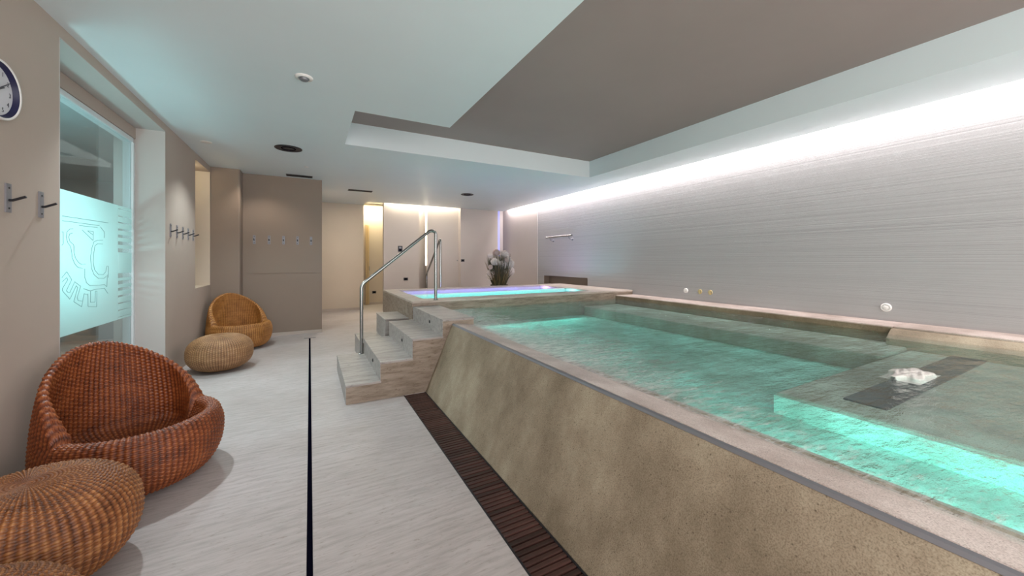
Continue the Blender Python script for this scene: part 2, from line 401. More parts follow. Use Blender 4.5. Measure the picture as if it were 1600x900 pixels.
# window jamb linings
j = MB(); j.box(-1.95, XL+0.001, 5.846, 5.852, 0, 2.985); j.box(-1.95, XL+0.001, 3.72, 3.73, 0, 2.985); j.box(-1.95, XL+0.001, 3.726, 5.85, 2.979, 2.985)
struct(j.obj('trim_3', M['reveal']))
# end block
struct(MB().prism([(-1.95, 8.12), (-1.12, 8.12), (-1.10, 8.13), (-1.09, 8.15), (-1.09, 8.6), (-1.95, 8.6)], 0, CZ, 'z').obj('wall_corner', M['column']))
eb = MB()
eb.box(-1.95, 0.216, 8.45, 12.0, 0, CZ)
eb.box(-1.09, 0.216, 8.441, 8.45, 0.065, 1.197); eb.box(-1.09, 0.216, 8.441, 8.45, 1.205, CZ)
struct(eb.obj('wall_end', M['column']))
struct(box('baseboard_end', -1.09, 0.222, 8.432, 8.45, 0, 0.062, M['skirting']))

# far walls
struct(box('wall_far_left', 0.2, 1.402, 11.8, 11.95, 0, 3.32, M['cream']))
struct(box('baseboard_far_left', 0.2, 1.402, 11.785, 11.80, 0, 0.07, M['skirting']))
struct(box('wall_corridor', 1.0, 3.4, 13.0, 13.1, 0, 3.32, M['cream']))
struct(box('baseboard_corridor', 1.0, 3.4, 12.985, 13.0, 0, 0.07, M['skirting']))
struct(box('wall_corridor_left', 1.0, 1.402, 11.95, 13.0, 0, 3.32, M['cream']))
def panel(name, x0, x1): return struct(box(name, x0, x1, 11.10, 11.28, 0, 3.32, M['pale']))
panel('wall_far_panel', 1.862, 2.872)
panel('wall_far_middle', 3.115, 4.115)
struct(box('wall_far_reveal', 2.6, 3.4, 11.62, 11.7, 0, 3.32, M['pale']))
struct(box('wall_far_right', 4.115, 5.40, 10.9, 11.28, 0, CZ+0.01, M['pale']))
struct(box('wall_far_behind', 5.3, 5.97, 11.2, 11.3, 0, 3.42, M['pale']))
# door in the corridor
dr = root('door_1', (1.66, 12.9, 0)); struct(dr)
box('door_frame', 1.60, 1.66, 12.93, 12.985, 0, 2.62, M['wood'], dr, 0.004)
box('door_leaf', 1.66, 1.71, 12.90, 12.985, 0.02, 2.60, M['wood'], dr, 0.004)
MB().tube([(1.70, 12.88, 1.25), (1.70, 12.86, 1.25), (1.70, 12.86, 1.12)], 0.008, 8).obj('handle', M['steel'], dr)
# LED strip between the panels, violet strip in the corner
tag(box('led_strip', 3.075, 3.11, 11.13, 11.16, 1.30, 3.0, M['led']), 'tall lit white light strip in the gap between the far wall panels', 'light strip')
tag(box('led_strip', 5.405, 5.52, 11.00, 11.03, 0.9, 3.25, M['led_violet']), 'violet light strip in the far right corner beside the flowers', 'light strip')

# right wall, ribbed, with the long low niche
r_ = MB()
r_.box(XR, 5.97, -2.5, 6.847, 0, 3.42)
r_.box(XR, 5.97, 6.847, 8.70, 0, 0.80)
r_.box(XR, 5.97, 6.847, 8.70, 1.035, 3.42)
r_.box(XR, 5.97, 8.70, 9.03, 0, 3.42)
r_.box(5.93, 5.97, 6.847, 8.70, 0.8, 1.035)
struct(r_.obj('wall_right', M['ribbed']))
struct(box('wall_right_far', XR-0.012, 5.97, 9.03, 11.25, 0, 3.42, M['pale']))
nl = MB(); nl.box(5.915, 5.93, 6.847, 8.70, 0.805, 1.035); nl.box(5.75, 5.93, 8.69, 8.70, 0.805, 1.035)
struct(nl.obj('trim_4', M['column']))
struct(box('wall_rear', -5, 5.97, -2.62, -2.5, 0, 3.42, M['pale']))

# adjoining room behind the glass
s_ = MB()
s_.box(-5.1, -5.0, -1, 10, 0, 3.2); s_.box(-5.0, -1.95, 9.6, 9.7, 0, 3.2); s_.box(-5.0, -1.95, 1.2, 1.3, 0, 3.2)
s_.box(-5.0, -1.95, 1.3, 9.6, 2.90, 3.0)
struct(s_.obj('wall_spa', M['spa']))
s_ = MB(); s_.box(-5.0, -4.2, 1.3, 9.6, 2.45, 2.90)
struct(s_.obj('trim_5', M['spa']))

# ---------------------------------------------------------------- window
win = root('window_1', (-1.8, 4.79, 0)); struct(win)
fr = MB()
fr.box(-1.86, -1.77, 5.80, 5.846, 0, 2.80)
fr.box(-1.86, -1.77, 3.73, 5.80, 2.80, 2.845)
fr.obj('window_frame', M['frame'], win)
box('window_header', -1.88, -1.765, 3.73, 5.846, 2.85, 2.975, M['header'], win)
pane = box('pane', -1.799, -1.789, 3.73, 5.80, 0.0, 2.80, M['glass'], win)
fl = MB()
fx0, fx1 = -1.787, -1.785
Y1 = 5.455
fl.box(fx0, fx1, 3.73, Y1, 0.823, 2.035)
gaps = [(2.002, 0.007), (1.923, 0.012), (1.855, 0.015), (1.781, 0.022), (1.71, 0.031), (1.636, 0.037), (1.559, 0.043), (1.289, 0.049),
        (1.214, 0.039), (1.142, 0.031), (1.068, 0.022), (0.992, 0.014), (0.918, 0.010), (0.846, 0.006)]
zt = 2.035
for zc, h in gaps:
    fl.box(fx0, fx1, Y1+0.008, 5.795, zc+h/2, zt); zt = zc-h/2
fl.box(fx0, fx1, Y1+0.008, 5.795, 0.823, zt)
film = fl.obj('frosted_film', M['film'], win); film.parent = pane; film.location -= pane.location; film['label'] = 'pale frosted film with etched crest and striped edge'
crest = [[(4.446,1.816),(5.239,1.829)],[(4.446,1.777),(5.059,1.787)],[(4.7,1.759),(5.021,1.765)],[(4.439,1.685),(4.456,1.686),(4.46,1.588),(4.439,1.575)],[(4.606,1.722),(4.554,1.716),(4.513,1.69),(4.5,1.647),(4.524,1.599),(4.568,1.567),(4.58,1.525),(4.591,1.474),(4.629,1.423),(4.676,1.392),(4.756,1.379)],[(4.598,1.685),(4.554,1.676),(4.539,1.649),(4.554,1.612),(4.606,1.589),(4.618,1.573),(4.618,1.525),(4.637,1.474),(4.692,1.431),(4.74,1.415),(4.806,1.417)],[(4.748,1.723),(4.938,1.637),(4.943,1.723),(4.841,1.721),(4.938,1.69)],[(5.127,1.65),(5.021,1.643),(4.956,1.626),(4.92,1.569),(4.893,1.485),(4.907,1.383),(4.956,1.317),(5.04,1.278),(5.147,1.273),(5.198,1.294)],[(5.127,1.612),(5.021,1.61),(4.974,1.589),(4.956,1.532),(4.943,1.439),(4.965,1.364),(5.04,1.316),(5.137,1.311),(5.188,1.339),(5.208,1.393),(5.239,1.393),(5.239,1.278)],[(5.078,1.776),(5.157,1.733),(5.157,1.674)],[(4.79,1.375),(4.79,1.303),(4.823,1.248),(4.884,1.217),(5.04,1.212),(5.157,1.212),(5.208,1.188),(5.218,1.307)],[(4.773,1.197),(4.884,1.169),(4.965,1.176),(5.157,1.176),(5.229,1.119)],[(4.846,1.146),(4.849,1.028),(5.006,1.009),(5.011,1.157),(4.98,1.159),(4.974,1.056),(4.893,1.063),(4.893,1.166)],[(4.524,1.184),(4.554,1.178),(4.629,1.266),(4.724,1.222),(4.668,1.126),(4.684,1.098),(4.748,1.088)],[(4.561,1.127),(4.652,1.231),(4.676,1.212),(4.614,1.096),(4.74,1.038),(4.781,1.151),(4.841,1.138)],[(4.446,1.276),(4.51,1.306),(4.524,1.288),(4.446,1.219),(4.446,1.202),(4.554,1.123)],[(4.439,1.309),(4.51,1.356),(4.583,1.286),(4.503,1.198),(4.524,1.184)]]
e_ = MB()
for ln in crest:
    for a, b in zip(ln[:-1], ln[1:]):
        dy, dz = b[0]-a[0], b[1]-a[1]; q = math.hypot(dy, dz); ny, nz = -dz/q*0.0032, dy/q*0.0022
        e_.prism([(a[0]+ny, a[1]+nz), (b[0]+ny, b[1]+nz), (b[0]-ny, b[1]-nz), (a[0]-ny, a[1]-nz)], -1.7848, -1.7838, 'x')
# mirrored continuation of the crest, behind the wall edge
e_.obj('etched_crest', M['etch'], win)

# ---------------------------------------------------------------- drain slot and grate
ds = root('slot_drain', (0, 3.5, -0.08))
MB().box(-0.013, 0.013, -2.5, 7.9, -0.10, -0.003).obj('channel', M['slot'], ds)
box('end_cap', -0.09, 0.10, 7.90, 7.935, 0.0005, 0.004, M['steel_dull'], ds)
tag(ds, 'long thin black slot drain running down the travertine floor', 'drain')
gr = root('floor_grate', (1.0, 1.3, -0.04))
tag(gr, 'dark hardwood slatted drain grate along the foot of the pool wall', 'grate')
g_ = MB(); g_.box(0.886, 0.896, -1.2, 4.066, -0.06, 0.001); g_.box(1.112, 1.122, -1.2, 4.066, -0.06, 0.001)
g_.box(0.886, 1.122, -1.2, 4.066, -0.12, -0.06)
g_.obj('grate_frame', M['black'], gr)
sm = MB().box(-0.107, 0.107, -0.0125, 0.0125, -0.012, 0.012)
s0 = sm.obj('slat', M['slat'], gr, origin=(0, 0, 0), bevel=0)
sl_me = s0.data; D.objects.remove(s0)
yy = 4.045
for i in range(140):
    o = D.objects.new('slat', sl_me); C.objects.link(o); o.parent = gr
    o.location = (0.004, yy-1.3, 0.04-0.0125+random.uniform(-0.0015, 0.001)); o.rotation_euler = (random.uniform(-.03, .03), random.uniform(-.008, .008), random.uniform(-.01, .01))
    yy -= 0.0365

# ---------------------------------------------------------------- main pool
pool = root('swimming_pool', (3.4, 1.5, 0)); tag(pool, 'large raised spa pool with battered stone side and turquoise water', 'pool')
WZ = 0.70
MB().prism([(1.126, 0), (1.432, 0.715), (1.74, 0.685), (1.74, -0.1), (1.126, -0.1)], -2.5, 4.069).obj('battered_wall', M['pool_wall'], pool)
MB().prism([(1.440, 0.712), (1.452, 0.730), (1.62, 0.712), (1.83, 0.655), (1.83, 0.60), (1.445, 0.66)], -2.5, 4.068).obj('coping', M['coping'], pool)
MB().prism([(1.427, 0.712), (1.434, 0.724), (1.445, 0.729), (1.446, 0.716), (1.436, 0.705)], -2.5, 4.068).obj('metal_edge', M['steel_dull'], pool)
bs = MB()
bs.box(1.74, 5.95, -2.5, 5.45, -0.1, 0.44)
bs.prism([(1.74, 0.2), (1.74, 0.62), (1.83, 0.62), (1.92, 0.43)], -2.5, 5.45)
bs.obj('basin', M['basin'], pool)
box('bench', 4.45, 5.30, 1.35, 5.40, 0.20, 0.60, M['shelf'], pool, 0.015)
box('shelf', 2.72, 5.60, -2.5, 1.34, 0.20, 0.575, M['shelf'], pool, 0.02)
box('shelf_side', 2.700, 2.72, -2.5, 1.335, 0.441, 0.56, M['basin'], pool)
box('dark_shelf_strip', 2.95, 5.2, 0.86, 1.06, 0.575, 0.586, M['black'], pool)  # flat black strip lying across the submerged shelf
rw = MB(); rw.box(5.28, 5.30, 1.50, 5.45, 0.5, 0.755)
rw.obj('rim_inner_face', M['rim_dark'], pool)
box('rim', 5.29, 5.75, 1.50, 5.45, 0.20, 0.768, M['coping'], pool, 0.006)
MB().prism([(5.13, 0.2), (5.13, 0.665), (5.26, 0.745), (5.30, 0.75), (5.75, 0.75), (5.75, 0.2)], -2.5, 1.50).obj('sloped_wall', M['pool_wall'], pool)
box('rim', 5.31, 5.75, -2.5, 1.498, 0.75, 0.768, M['coping'], pool, 0.004)
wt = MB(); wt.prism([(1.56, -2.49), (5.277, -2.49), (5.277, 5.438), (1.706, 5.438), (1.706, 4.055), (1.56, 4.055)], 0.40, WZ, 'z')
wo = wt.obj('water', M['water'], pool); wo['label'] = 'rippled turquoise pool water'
# bubbling foam over the dark strip
bm = bmesh.new(); bmesh.ops.create_grid(bm, x_segments=44, y_segments=22, size=0.5)
for v in bm.verts:
    x, y = v.co.x*2, v.co.y*2
    rr = math.sqrt(x*x+y*y); hgt = max(0, 1-rr**2.5)
    v.co = Vector((v.co.x*0.40, v.co.y*0.19, 0.002+0.010*hgt*(0.5+0.5*math.sin(9*x+3*math.sin(7*y)))+0.008*hgt*random.random() - (0.02 if rr > 0.9+0.2*math.sin(5*math.atan2(y, x)) else 0)))
me = D.meshes.new('bubbling_foam'); bm.to_mesh(me); bm.free(); me.materials.append(M['towel'])
for p in me.polygons: p.use_smooth = True
o = D.objects.new('bubbling_foam', me); C.objects.link(o); o.parent = pool; o.location = (3.50-3.4, 0.905-1.5, WZ); o['label'] = 'patch of white bubbling foam'
for (x, y) in [(1.88, 3.0), (1.88, 1.0), (1.88, -0.3)]:
    MB().lathe([(0.0, x-0.005), (0.07, x-0.005), (0.075, x-0.01), (0.075, x-0.06)], (0, y, 0.53), 'x', 20).obj('underwater_lamp', M['white_plastic'], pool)

# ---------------------------------------------------------------- upper lane basin
up = root('lane_basin', (3.5, 6.7, 0)); tag(up, 'raised stone basin with a teal and a lilac lit water lane', 'basin')
RZ = 0.853
u = MB()
u.box(1.31, 5.74, 5.45, 5.76, 0, RZ-0.03); u.box(1.31, 5.74, 7.62, 7.90, 0, RZ-0.03)
u.box(1.31, 1.54, 5.76, 7.62, 0, RZ-0.03); u.box(4.92, 5.74, 5.76, 7.62, 0, RZ-0.03)
u.obj('basin_wall', M['riser_stone'], up)
for nm, b4 in [('rim_slab', (1.31, 5.74, 5.44, 5.78)), ('rim_slab', (1.31, 5.74, 7.62, 7.90)), ('rim_slab', (1.31, 1.56, 5.782, 7.618)), ('rim_slab', (4.90, 5.74, 5.782, 7.618))]:
    box(nm, *b4, RZ-0.03, RZ, M['rim'], up, 0.004)
ll = MB(); ll.box(1.54, 4.92, 5.76, 7.62, 0.55, 0.60); ll.box(1.54, 4.92, 5.76, 5.765, 0.6, RZ-0.031); ll.box(1.54, 4.92, 7.615, 7.62, 0.6, RZ-0.031)
ll.box(1.54, 1.545, 5.76, 7.62, 0.6, RZ-0.031); ll.box(4.915, 4.92, 5.76, 7.62, 0.6, RZ-0.031)
ll.obj('basin_lining', M['lane'], up)
box('lane_divider', 1.545, 4.915, 6.60, 6.68, 0.60, RZ-0.012, M['lane'], up)
a_ = box('water', 1.546, 4.914, 5.767, 6.598, 0.602, RZ-0.022, M['lane_water_teal'], up); a_['label'] = 'teal lit water lane'
a_ = box('water', 1.546, 4.914, 6.682, 7.613, 0.602, RZ-0.022, M['lane_water_lilac'], up); a_['label'] = 'lilac lit water lane'

# ---------------------------------------------------------------- staircases
def step_light(parent, x, y, z):
    q = parent.location+parent.parent.location
    o = MB().lathe([(0.0, x-0.010), (0.010, x-0.010), (0.016, x-0.007), (0.021, x-0.003), (0.021, x+0.01)], (0, y, z), 'x', 16).obj('step_light', M['black'], parent)
    o.location = o.location-q
st = root('stone_staircase', (1.0, 4.76, 0)); tag(st, 'four travertine steps with tubular handrail leading up to pool', 'staircase')
xs = [0.321, 0.652, 0.985, 1.323]; zs = [0.192, 0.386, 0.592, 0.780]
for i in range(4):
    x1 = 1.66 if i == 3 else xs[i+1]
    base = 0.0
    mb = MB()
    if i < 3:
        mb.box(xs[i], 1.345, 4.069+0.0005*i, 5.445, (zs[i-1]-0.022 if i else 0), zs[i]-0.022)
        if i == 0: pass
    else:
        mb.box(xs[i], 1.70, 4.0715, 5.440, zs[2]-0.022, zs[3]-0.022)
    s = mb.obj('step', M['riser_stone'], st)
    s['world_children'] = 0
    tx1 = (1.703 if i == 3 else xs[i+1]+0.004)
    o = MB().box(xs[i]-0.006, tx1, 4.063, 5.446 if i < 3 else 5.439, zs[i]-0.022, zs[i]).obj('tread', M['step'], st, bevel=0.004)
    o = MB().box(xs[i]-0.004, xs[i]+0.002, 4.07, 5.44, (zs[i-1] if i else 0.001), zs[i]-0.022).obj('riser', M['step'], st)
    if i: step_light(o, xs[i]-0.004, 4.58, (zs[i-1]+zs[i])/2)
# remaining foot of the stair block beside the pool
box('pier', 1.323, 1.700, 4.0725, 5.438, 0, zs[2]-0.002, M['riser_stone'], st)
s2 = root('low_staircase', (1.0, 6.1, 0)); tag(s2, 'two travertine steps beside the raised lane basin behind main stairs', 'staircase')
for nm, x0, z0, z1 in [('step', 0.64, 0, 0.28), ('step', 0.97, 0.28, 0.588)]:
    box(nm, x0, 1.308, 5.66, 6.47, z0, z1-0.02, M['step'], s2)
    box('tread', x0-0.006, 1.308, 5.652, 6.474, z1-0.02, z1, M['step'], s2, 0.004)
s3 = root('rear_staircase', (2.3, 8.4, 0)); tag(s3, 'stone steps descending behind the lane basin under the second rail', 'staircase')
for k in range(4):
    box('step', 1.9, 3.2, 7.905, 9.1-0.3*k, 0.2*k, 0.2*k+0.2-0.001*k, M['step'], s3)

def fillet(pts, r, n=6):
    pts = [Vector(p) for p in pts]; out = [pts[0]]
    for i in range(1, len(pts)-1):
        a, b, c = pts[i-1], pts[i], pts[i+1]
        d1 = (a-b).normalized(); d2 = (c-b).normalized()
        rr = min(r, (a-b).length*0.45, (c-b).length*0.45)
        p1, p2 = b+d1*rr, b+d2*rr
        for k in range(n+1):
            t = k/n; out.append(p1*(1-t)**2+b*2*t*(1-t)+p2*t*t)
    out.append(pts[-1]); return out
h = root('handrail', (0.63, 5.40, 0.192)); tag(h, 'nearer steel tube handrail slanting up beside travertine steps', 'handrail')
MB().tube(fillet([(0.615, 5.40, 0.192), (0.615, 5.40, 1.12), (1.60, 5.50, 1.905), (1.682, 5.52, 1.88), (1.682, 5.52, RZ)], 0.06), 0.022, 16).obj('rail', M['steel'], h)
for x, y, z in ((0.608, 5.40, 0.192), (1.682, 5.52, RZ)):
    MB().lathe([(0.0, z+0.006), (0.036, z+0.006), (0.038, z), (0.022, z+0.012)][:3], (x, y, 0), 'z', 20).obj('base_flange', M['steel'], h)
h = root('handrail', (2.50, 7.86, RZ)); tag(h, 'farther smaller-looking steel handrail behind the lilac water lane', 'handrail')
MB().tube(fillet([(2.50, 7.86, RZ), (2.50, 7.86, 1.88), (2.515, 7.93, 1.92), (2.50, 8.95, 1.12), (2.50, 8.95, 0.2)], 0.06), 0.022, 12).obj('rail', M['steel'], h)

# ---------------------------------------------------------------- wicker
def wicker_mesh(name, pos_fn, NU, segs, pitch, stakes, A=0.0034, B=0.0040):
    """segs: list of (s0,s1,N,from_end) pieces; pos_fn(phi array, piece, t array)->xyz arrays"""
    V = []; F = []; S = []; off = 0
    phi = np.linspace(0, 2*PI, NU, endpoint=False)
    for pi_, N in enumerate(segs):
        t = np.linspace(0, 1, 400)
        P = pos_fn(phi, pi_, t)                      # (400,NU,3)
        dl = np.linalg.norm(np.diff(P, axis=0), axis=2); s = np.vstack([np.zeros(NU), np.cumsum(dl, 0)])
        Q = np.zeros((N, NU, 3)); SS = np.zeros((N, NU))
        for k in range(NU):
            q = np.linspace(0, s[-1, k], N)
            for c_ in range(3): Q[:, k, c_] = np.interp(q, s[:, k], P[:, k, c_])
            SS[:, k] = q if pi_ == 0 else s[-1, k]-q
        du = np.roll(Q, -1, 1)-np.roll(Q, 1, 1); dv = np.gradient(Q, axis=0)
        n = np.cross(du, dv); n /= (np.linalg.norm(n, axis=2, keepdims=True)+1e-9)
        row = SS/pitch; fr_ = row-np.floor(row); ri = np.floor(row)
        st_ = (phi/(2*PI)*stakes)[None, :]
        rad = np.linalg.norm(Q[:, :, :2], axis=2)
        wv = 0.75*np.cos(2*PI*st_)+0.35*np.cos(PI*st_+PI*ri)
        fade = np.clip((rad*2*PI/stakes)/0.012, 0, 1)
        d = A*(np.sqrt(np.clip(1-(2*fr_-1)**2, 0, 1))-0.5)+B*wv*fade
        Q = Q+n*d[:, :, None]
        edge = np.sqrt(np.clip(1-(2*fr_-1)**2, 0, 1))
        rnd = (np.sin(ri*12.9898+pi_*3)*43758.5453) % 1.0
        strand_shade = 0.20+0.34*edge+0.40*(wv*fade)+0.22*(rnd-0.5)  # shade of gaps and recesses painted in, plus random row tone
        V.append(Q.reshape(-1, 3)); S.append(strand_shade.reshape(-1))
        i = np.arange(N-1)[:, None]*NU; k = np.arange(NU)[None, :]; k2 = (k+1) % NU
        F.append((np.stack([i+k, i+k2, i+NU+k2, i+NU+k], -1)+off).reshape(-1, 4)); off += N*NU
    V = np.vstack(V).astype(np.float32); F = np.vstack(F).astype(np.int32); S = np.concatenate(S).astype(np.float32)
    me = D.meshes.new(name); me.vertices.add(len(V)); me.vertices.foreach_set('co', V.ravel())
    me.loops.add(F.size); me.loops.foreach_set('vertex_index', F.ravel())
    me.polygons.add(len(F)); me.polygons.foreach_set('loop_start', np.arange(len(F), dtype=np.int32)*4)
    me.polygons.foreach_set('loop_total', np.full(len(F), 4, dtype=np.int32)); me.polygons.foreach_set('use_smooth', np.ones(len(F), dtype=bool))
    me.update(calc_edges=True); at = me.attributes.new('strand_shade', 'FLOAT', 'POINT'); at.data.foreach_set('value', S)
    return me

def chair_pos(phi, piece, t):
    R = 0.45; T = t[:, None]; a = np.abs(((phi+PI) % (2*PI))-PI)[None, :]
    back = np.clip((a-math.radians(86))/math.radians(94), 0, 1)
    hr = 0.415+0.475*np.sin(back*PI/2)**0.82
    th = 0.095-0.060*np.sin(np.clip(back*2.2, 0, 1)*PI/2)
    def Ro(z):
        lo = np.clip((z-0.03)/0.24, 0, 1); hi = np.clip((z-0.27)/0.62, 0, 1)
        return R*(0.70+0.30*np.sqrt(np.clip(1-(1-lo)**2, 0, 1)))-0.10*hi**1.8
    front_in = np.clip(1-back*3, 0, 1)
    gi = lambda z: 0.03*front_in*np.clip((z-0.30)/0.1, 0, 1)**2
    z_top = hr
    if piece == 0:     # outer, base centre -> wall -> rim apex
        tt = T*np.ones_like(a)
        zc = 0.03
        k0 = np.clip(tt/0.2, 0, 1); k1 = np.clip((tt-0.2)/0.8, 0, 1)
        zend = z_top-th/2
        z = zc+(zend-zc)*np.clip(k1/0.85, 0, 1)
        r = np.where(tt < 0.2, k0*Ro(zc), Ro(z)-gi(z))
        k2 = np.clip((k1-0.85)/0.15, 0, 1); ang = k2*PI/2
        r = r-(1-np.cos(ang))*th/2; z = z+np.sin(ang)*th/2
    else:              # rim apex -> inner wall -> seat centre
        tt = T*np.ones_like(a)
        zend = z_top-th/2
        k0 = np.clip(tt/0.12, 0, 1); k1 = np.clip((tt-0.12)/0.88, 0, 1)
        r_rim = Ro(zend)-gi(zend)
        r0 = r_rim-th
        ang = k0*PI/2
        rA = r_rim-th/2-np.sin(ang)*th/2; zA = zend+np.cos(ang)*th/2
        zs_ = 0.30
        f1 = np.clip(k1/0.45, 0, 1); f2 = np.clip((k1-0.45)/0.55, 0, 1)
        zB = zend+(np.minimum(zs_, zend)-zend)*f1
        rB = np.where(f1 > 0, Ro(zB)-gi(zend)-th-0.035*front_in*f1, r0)
        rb_end = Ro(np.minimum(zs_, zend))-gi(zend)-th-0.035*front_in
        ang2 = f2*PI/2
        zC = np.minimum(zs_, zend)-0.14*np.sin(ang2)**0.9; rC = rb_end*np.cos(ang2)
        r = np.where(tt < 0.12, rA, np.where(k1 < 0.45, rB, rC)); z = np.where(tt < 0.12, zA, np.where(k1 < 0.45, zB, zC))
    # back leans outward a little
    x = r*np.cos(phi)[None, :]; y = r*np.sin(phi)[None, :]
    x = x-0.05*np.clip((z-0.40)/0.45, 0, 1)*np.clip(-np.cos(phi)[None, :], 0, 1)
    return np.stack([x, y, z], -1)
def pouf_pos(phi, piece, t):
    R, H = 0.36, 0.46; T = t[:, None]*np.ones_like(phi)[None, :]
    if piece == 0:
        th = -PI/2+T*(PI*0.85)
    else:
        th = -PI/2+PI*0.85+T*(PI*0.15)
    c_ = np.clip(np.cos(th), 0, 1); r = R*c_**0.72; z = H/2+H/2*np.sign(np.sin(th))*np.abs(np.sin(th))**0.85
    z = z-0.015*np.clip(1-(r/0.2), 0, 1)**2*(z > H/2)
    return np.stack([r*np.cos(phi)[None, :], r*np.sin(phi)[None, :], z+0.005], -1)
ch_me = wicker_mesh('wicker_shell', chair_pos, 368, [430, 520], 0.0125, 92)
pf_me = wicker_mesh('wicker_body', pouf_pos, 304, [420, 110], 0.0125, 76)
def wick(name, part, me, m, loc, rz, label, cat, group, feet=True, sc=1.0):
    r = root(name, loc, rz, world=False)
    mm = me if not me.materials else me.copy()
    if not mm.materials: mm.materials.append(m)
    else: mm.materials[0] = m
    o = D.objects.new(part, mm); C.objects.link(o); o.parent = r
    if feet:
        for k in range(4):
            a = PI/4+k*PI/2
            MB().lathe([(0, 0), (0.016, 0), (0.018, 0.01), (0.018, 0.045)], (0.26*math.cos(a), 0.26*math.sin(a), 0), 'z', 10).obj('foot', M['black'], r)
    r.scale = (sc, sc, sc)
    return tag(r, label, cat, group)
wick('wicker_chair', 'shell', ch_me, M['wicker_red'], (-1.0, 3.35, 0), math.radians(-40), 'large red-brown wicker egg chair in front, before the glass wall', 'chair', 'round wicker lounge chairs')
wick('wicker_chair', 'shell', ch_me, M['wicker_gold'], (-1.02, 7.62, 0), math.radians(-58), 'golden wicker egg chair in the far corner by the niche', 'chair', 'round wicker lounge chairs')
wick('wicker_ottoman', 'woven_body', pf_me, M['wicker_brown'], (-1.10, 2.47, 0), 0.3, 'big brown wicker ottoman right in front of the nearest chair', 'ottoman', 'round wicker ottomans', False, 1.02)
wick('wicker_ottoman', 'woven_body', pf_me, M['wicker_tan'], (-1.045, 6.21, 0), 1.3, 'tan wicker ottoman in front of the far golden chair', 'ottoman', 'round wicker ottomans', False, 1.0)
wick('wicker_ottoman', 'woven_body', pf_me, M['wicker_brown'], (-0.99, 1.745, 0), 2.1, 'wicker ottoman cut off at the bottom left corner of the view', 'ottoman', 'round wicker ottomans', False, 0.93)

# ---------------------------------------------------------------- wall fittings
# clock
ck = root('wall_clock', (XL, 3.10, 2.22)); tag(ck, 'round white wall clock with dark inner ring on left wall', 'clock')
cy, cz, cr = 3.105, 2.382, 0.163
MB().lathe([(cr, 0.0), (cr, 0.034), (cr-0.003, 0.038), (cr-0.010, 0.038), (cr-0.013, 0.034)], (XL, cy, cz), 'x', 64).obj('case', M['white_plastic'], ck)
MB().lathe([(cr-0.013, 0.034), (cr-0.026, 0.012)], (XL, cy, cz), 'x', 64).obj('inner_ring', M['navy'], ck)
MB().lathe([(0.0, 0.012), (cr-0.02, 0.012)], (XL, cy, cz), 'x', 64).obj('dial', M['clock_face'], ck)
for k in range(1, 13):
    cu = D.curves.new('numeral', 'FONT'); cu.body = str(k); cu.size = 0.036; cu.align_x = 'CENTER'; cu.align_y = 'CENTER'; cu.extrude = 0.0004
    o = D.objects.new('numeral', cu); C.objects.link(o)
    bpy.context.view_layer.update()
    me = D.meshes.new_from_object(o.evaluated_get(bpy.context.evaluated_depsgraph_get())); D.objects.remove(o)
    o = D.objects.new('numeral', me); C.objects.link(o); me.materials.clear(); me.materials.append(M['ink'])
    a = PI/2-k*PI/6
    o.parent = ck; o.rotation_euler = (PI/2, 0, PI/2)
    o.location = Vector((XL+0.0132, cy+0.113*math.cos(a), cz+0.113*math.sin(a)))-ck.location
for nm, ang, ln, wd, dx in [('hour_hand', 64.5*PI/180, 0.065, 0.006, 0.018), ('minute_hand', 55*PI/180, 0.115, 0.004, 0.021)]:
    dy, dz = math.sin(ang), math.cos(ang); ny, nz = -dz, dy
    MB().prism([(cy-dy*0.02+ny*wd, cz-dz*0.02+nz*wd), (cy+dy*ln+ny*wd*.5, cz+dz*ln+nz*wd*.5), (cy+dy*ln-ny*wd*.5, cz+dz*ln-nz*wd*.5), (cy-dy*0.02-ny*wd, cz-dz*0.02-nz*wd)], XL+dx, XL+dx+0.0015, 'x').obj(nm, M['ink'], ck)
MB().lathe([(0.0, 0.026), (0.010, 0.026), (0.010, 0.014)], (XL, cy, cz), 'x', 16).obj('hub', M['ink'], ck)

# coat hooks: local frame, plate on the wall plane x=0 facing +x
def make_hook(name='coat_hook'):
    r = root(name, (0, 0, 0), world=False)
    MB().box(0, 0.008, -0.021, 0.021, -0.082, 0.082).obj('plate', M['steel_dull'], r)
    MB().tube([(0.006, 0, -0.012), (0.022, 0, -0.012), (0.072, 0, 0.012)], 0.0075, 8).obj('peg', M['black'], r)
    for z in (-0.058, 0.058):
        MB().lathe([(0, 0.0105), (0.005, 0.0105), (0.006, 0.008)], (0, 0, z), 'x', 8).obj('screw', M['black'], r)
    return r
hk = make_hook()
lab = ['steel coat hook on left wall, nearer of the pair below the clock', 'steel coat hook on left wall, nearer the glass of the front pair']
for i, y in enumerate((3.222, 3.517)):
    o = hk if i == 0 else copy_tree(hk, (0, 0, 0)); o.location = (XL, y, 1.805); tag(o, lab[i], 'coat hook', 'coat hooks on the walls')
nth = ['first', 'second', 'third', 'fourth', 'last']
for i in range(5):
    o = copy_tree(hk, (XL, 6.03+i*0.252, 1.82))
    tag(o, 'coat hook between window and niche, %s of five from the window' % nth[i], 'coat hook', 'coat hooks on the walls')
nth = ['leftmost', 'second from left', 'middle one', 'second from right', 'rightmost']
for i in range(5):
    o = copy_tree(hk, (-0.915+i*0.2345, 8.441, 1.842), -PI/2)
    tag(o, 'coat hook on the brown-grey end wall, %s of five' % nth[i], 'coat hook', 'coat hooks on the walls')

